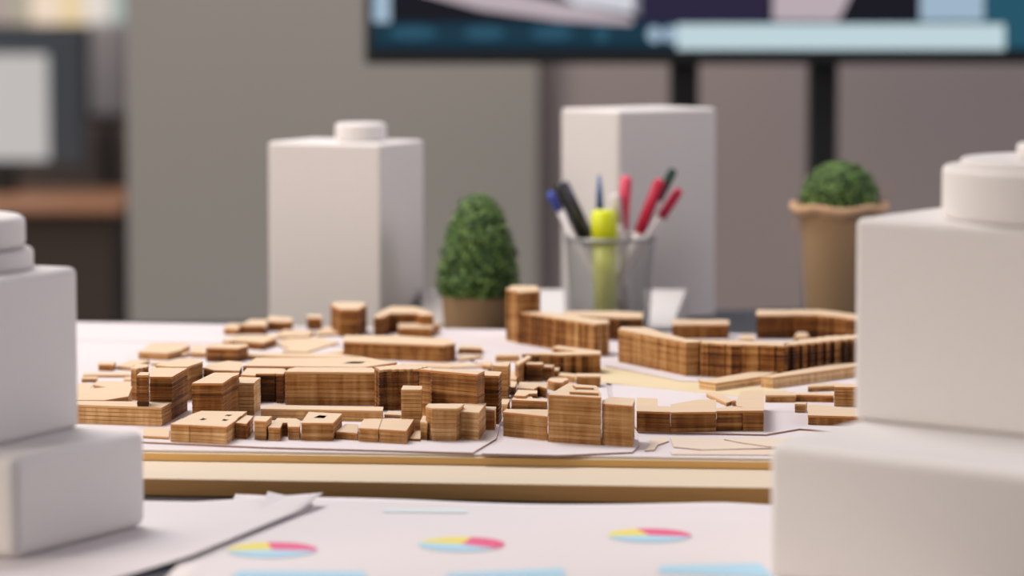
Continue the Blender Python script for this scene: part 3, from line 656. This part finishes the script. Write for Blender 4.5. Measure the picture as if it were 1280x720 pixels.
# ------------------------------------------------------------------ bushes
def leaf_mesh(bm, p, n, s, mi):
    n = n.normalized(); u = n.orthogonal().normalized()
    u.rotate(Matrix.Rotation(random.uniform(0, 2 * PI), 3, n)); v = n.cross(u)
    tip = p + u * s + n * s * 0.4
    vs = [bm.verts.new(q) for q in (p - u * s * 0.6, p + v * s * 0.42, tip, p - v * s * 0.42)]
    f = bm.faces.new(vs); f.material_index = mi
def bush(parent, prof, n, s, zoff=0):
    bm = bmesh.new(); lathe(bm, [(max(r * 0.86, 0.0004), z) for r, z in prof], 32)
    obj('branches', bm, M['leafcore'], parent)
    bm = bmesh.new()
    segs = []; tot = 0
    for (r0, z0), (r1, z1) in zip(prof, prof[1:]):
        a = (r0 + r1) / 2 * math.hypot(r1 - r0, z1 - z0); tot += a; segs.append((tot, r0, z0, r1, z1))
    for _ in range(n):
        q = random.uniform(0, tot)
        for T, r0, z0, r1, z1 in segs:
            if q <= T: break
        f = random.random(); r = r0 + (r1 - r0) * f; z = z0 + (z1 - z0) * f; th = random.uniform(0, 2 * PI)
        sl = Vector(((z1 - z0), 0, -(r1 - r0))).normalized()
        nn = Vector((sl.x * math.cos(th), sl.x * math.sin(th), sl.z)) + Vector([random.uniform(-0.6, 0.6) for _ in range(3)])
        k = random.uniform(0.84, 1.05)
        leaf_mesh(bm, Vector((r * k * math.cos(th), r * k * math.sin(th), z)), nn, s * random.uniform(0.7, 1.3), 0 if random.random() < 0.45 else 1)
    return tag(obj('foliage', bm, [M['leaf'], M['leafd']], parent), kind='stuff')
# cone-shaped bush
d = 2.765; c = pd(598, 416, d); sc = d / F
t = thing('potted_bush', 'small cone-shaped green bush in a burlap pot left of the pen cup', 'potted plant', (c.x, d, 0))
zr = pd(598, 369, d).z; zt = pd(598, 243, d).z; R = 51 * sc
bm = bmesh.new(); lathe(bm, [(42 * sc, 0), (43 * sc, 0.002), (46.5 * sc, zr - 0.001), (46 * sc, zr), (43 * sc, zr - 0.001), (42 * sc, zr - 0.005)], 48); obj('pot', bm, M['burlap'], t, smooth=True)
bm = bmesh.new(); lathe(bm, [(42.5 * sc, zr - 0.0065), (42.5 * sc, zr - 0.0055)], 32); obj('soil', bm, M['soil'], t)
Hh = zt - zr
prof = [(R * 0.55, zr - 0.003), (R * 0.92, zr), (R, zr + Hh * 0.08), (R * 0.97, zr + Hh * 0.25), (R * 0.88, zr + Hh * 0.45), (R * 0.74, zr + Hh * 0.65), (R * 0.60, zr + Hh * 0.80), (R * 0.42, zr + Hh * 0.92), (R * 0.2, zr + Hh * 0.985), (0.0005, zr + Hh)]
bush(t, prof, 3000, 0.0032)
# round bush in a tall wrapped pot
d = 2.80; c = pd(1048, 411, d); sc = d / F
t = thing('potted_bush', 'round green bush in a tall jute-wrapped pot by the right foam building', 'potted plant', (c.x, d, 0))
zr = pd(1048, 262, d).z
def wob(bm, amp):
    for v in bm.verts:
        th = math.atan2(v.co.y, v.co.x); k = 1 + amp * math.sin(7 * th) + amp * 0.6 * math.sin(13 * th + 1); v.co.x *= k; v.co.y *= k; v.co.z += 0.0012 * math.sin(5 * th)
bm = bmesh.new(); lathe(bm, [(38 * sc, 0), (40 * sc, 0.002), (49 * sc, zr - 0.006), (50 * sc, zr), (47 * sc, zr), (46 * sc, zr - 0.008)], 64); obj('pot', bm, M['burlap2'], t, smooth=True)
bm = bmesh.new(); lathe(bm, [(50 * sc, zr - 0.0045), (58 * sc, zr - 0.003), (62 * sc, zr + 0.001), (60 * sc, zr + 0.005), (52 * sc, zr + 0.004), (49 * sc, zr + 0.001)], 96, cap=False); wob(bm, 0.02); obj('jute_rim', bm, M['jute'], t, smooth=True)
bm = bmesh.new(); lathe(bm, [(46 * sc, zr - 0.007), (46 * sc, zr - 0.004)], 32); obj('soil', bm, M['soil'], t)
for x0, y0, x1, y1 in ((1000, 268, 988, 290), (1104, 254, 1113, 232), (1002, 275, 996, 292)):
    bm = bmesh.new(); a = pd(x0, y0, d - 0.004); b = pd(x1, y1, d - 0.006); mm = (a + b) / 2 + Vector((0.001, 0, 0.001)); o_ = Vector(t.location)
    tube(bm, [a - o_, mm - o_, b - o_], [0.0007, 0.0007, 0.0004], 6); obj('loose_string', bm, M['jute'], t)
R = 48 * sc; zb = zr - 0.001; hh = pd(1048, 203, d).z - zb
prof = [(R * 0.8, zb - 0.002), (R * 0.97, zb + hh * 0.12), (R, zb + hh * 0.3), (R * 0.95, zb + hh * 0.5), (R * 0.78, zb + hh * 0.75), (R * 0.5, zb + hh * 0.92), (R * 0.22, zb + hh * 0.99), (0.0005, zb + hh)]
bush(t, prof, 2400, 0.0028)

# ------------------------------------------------------------------ pen cup and pens
d = 2.745; cc = pd(763, 300, d); sc = d / F
cupx = cc.x; zrim = pd(763, 297, d).z; RT, RB = 56 * sc, 48 * sc
cup = thing('pen_cup', 'round silver wire mesh cup full of pens and markers', 'pen cup', (cupx, d, 0))
bm = bmesh.new(); nseg, nv = 64, 34; rows = []
for j in range(nv + 1):
    f = j / nv; r = RB + (RT - RB) * f; z = 0.003 + (zrim - 0.003) * f
    rows.append([bm.verts.new((r * math.cos(2 * PI * (k + 0.5 * (j % 2)) / nseg), r * math.sin(2 * PI * (k + 0.5 * (j % 2)) / nseg), z)) for k in range(nseg)])
for j in range(nv):
    for k in range(nseg):
        a, b = rows[j], rows[j + 1]
        if j % 2 == 0: bm.faces.new((a[k], a[(k + 1) % nseg], b[k])); bm.faces.new((a[(k + 1) % nseg], b[(k + 1) % nseg], b[k]))
        else: bm.faces.new((a[k], a[(k + 1) % nseg], b[(k + 1) % nseg])); bm.faces.new((a[k], b[(k + 1) % nseg], b[k]))
o = obj('mesh_wall', bm, M['mesh'], cup)
w = o.modifiers.new('wire', 'WIREFRAME'); w.thickness = 0.00031; w.use_replace = True
def ring(bm, R_, z, r_, n=64, m=10):
    gg = []
    for i in range(n):
        th = 2 * PI * i / n
        gg.append([bm.verts.new(((R_ + r_ * math.cos(2 * PI * k / m)) * math.cos(th), (R_ + r_ * math.cos(2 * PI * k / m)) * math.sin(th), z + r_ * math.sin(2 * PI * k / m))) for k in range(m)])
    for i in range(n):
        for k in range(m): bm.faces.new((gg[i][k], gg[(i + 1) % n][k], gg[(i + 1) % n][(k + 1) % m], gg[i][(k + 1) % m]))
bm = bmesh.new(); ring(bm, RT, zrim, 0.0014); obj('rim', bm, M['mesh'], cup, smooth=True)
bm = bmesh.new(); lathe(bm, [(RB + 0.0008, 0.0), (RB + 0.0008, 0.004), (RB - 0.001, 0.004), (RB - 0.0015, 0.0015)], 48); obj('base_plate', bm, M['mesh'], cup, smooth=False)

PC = {k: mat('pen_' + k, *v) for k, v in dict(
    black=((0.008, 0.009, 0.012), 0.35), navy=((0.015, 0.035, 0.10), 0.35), blue=((0.03, 0.12, 0.36), 0.35), brightblue=((0.06, 0.10, 0.50), 0.35),
    white=((0.72, 0.68, 0.70), 0.4), red=((0.68, 0.03, 0.10), 0.35), deepred=((0.50, 0.01, 0.05), 0.35), pinkred=((0.80, 0.09, 0.17), 0.35),
    green=((0.008, 0.05, 0.04), 0.35), lime=((0.72, 0.80, 0.01), 0.35), olive=((0.50, 0.53, 0.06), 0.4), grey=((0.32, 0.31, 0.29), 0.4), clear=((0.62, 0.56, 0.53), 0.3)).items()}
def pen(label, cat, top, mid, dtop, base, r, capc, barc, capf, name='pen', tip=None, clip=True):
    """top, mid: pixel of the cap end and of the point where the cap ends; dtop: depth offset of the top; base: (dx, dy) of the foot in the cup"""
    T = pd(top[0], top[1], d + dtop); Bp = Vector((cupx + base[0], d + base[1], 0.006))
    ax = (T - Bp); L = ax.length; ax.normalize()
    t = thing(name, label, cat, Bp, 'pens and markers in the wire cup'); capL = L * capf
    q = lambda s: ax * s
    bm = bmesh.new(); tube(bm, [q(0), q(0.004), q(L - capL)], [r * 0.35, r * 0.9, r * 0.9], 14); obj('barrel', bm, PC[barc], t, smooth=True)
    if tip: pts, rd = [q(L - capL - 0.001), q(L - capL * 0.5), q(L)], [r * 0.8, r * 0.65, r * 0.25]
    else: pts, rd = [q(L - capL - 0.002), q(L - 0.003), q(L - 0.0008), q(L)], [r, r, r * 0.85, r * 0.5]
    bm = bmesh.new(); tube(bm, pts, rd, 14); cp = obj('cap', bm, PC[capc], t, smooth=True)
    if clip and not tip:
        s = Vector((0, -1, 0)); s = (s - ax * s.dot(ax)).normalized()
        bm = bmesh.new(); tube(bm, [q(L - 0.002) + s * r * 0.8, q(L - 0.004) + s * r * 1.3, q(L - capL * 0.8) + s * r * 1.15], [r * 0.25] * 3, 6); obj('clip', bm, PC[capc], cp)
    return t
pen('slim pale pen with a bright blue end leaning furthest left', 'pen', (687, 240), None, 0.004, (0.012, -0.004), 0.0034, 'brightblue', 'white', 0.12)
pen('thick black-capped marker leaning left', 'marker', (699, 229), None, -0.006, (0.014, 0.006), 0.0052, 'black', 'grey', 0.36, 'marker')
pen('dark navy-capped pen just right of the thick black marker', 'pen', (704, 228), None, 0.008, (0.019, 0.014), 0.0040, 'navy', 'olive', 0.42)
pen('slim white pen with a pointed blue top standing upright', 'pen', (749, 218), None, 0.012, (-0.006, 0.010), 0.0040, 'blue', 'white', 0.27, tip=True)
pen('yellow highlighter with a fat neon cap at the front of the cup', 'highlighter', (755, 262), None, -0.012, (-0.004, -0.018), 0.0102, 'lime', 'olive', 0.27, 'highlighter', clip=False)
pen('capless white pen between the highlighter and the red pens', 'pen', (769, 242), None, 0.002, (0.016, -0.003), 0.0042, 'white', 'white', 0.2, clip=False)
pen('pinkish red pen standing nearly upright right of the white pen', 'pen', (783, 220), None, 0.008, (0.004, 0.008), 0.0046, 'pinkred', 'clear', 0.34)
pen('deep red pen leaning right below the dark green pen', 'pen', (826, 224), None, -0.008, (-0.008, -0.009), 0.0046, 'deepred', 'clear', 0.34)
pen('silver pen with a dark green top, tallest on the right', 'pen', (842, 211), None, 0.004, (-0.014, 0.004), 0.0038, 'green', 'clear', 0.18)
pen('short red-capped pen leaning furthest right', 'pen', (850, 236), None, 0.010, (-0.016, 0.014), 0.0038, 'red', 'clear', 0.19)
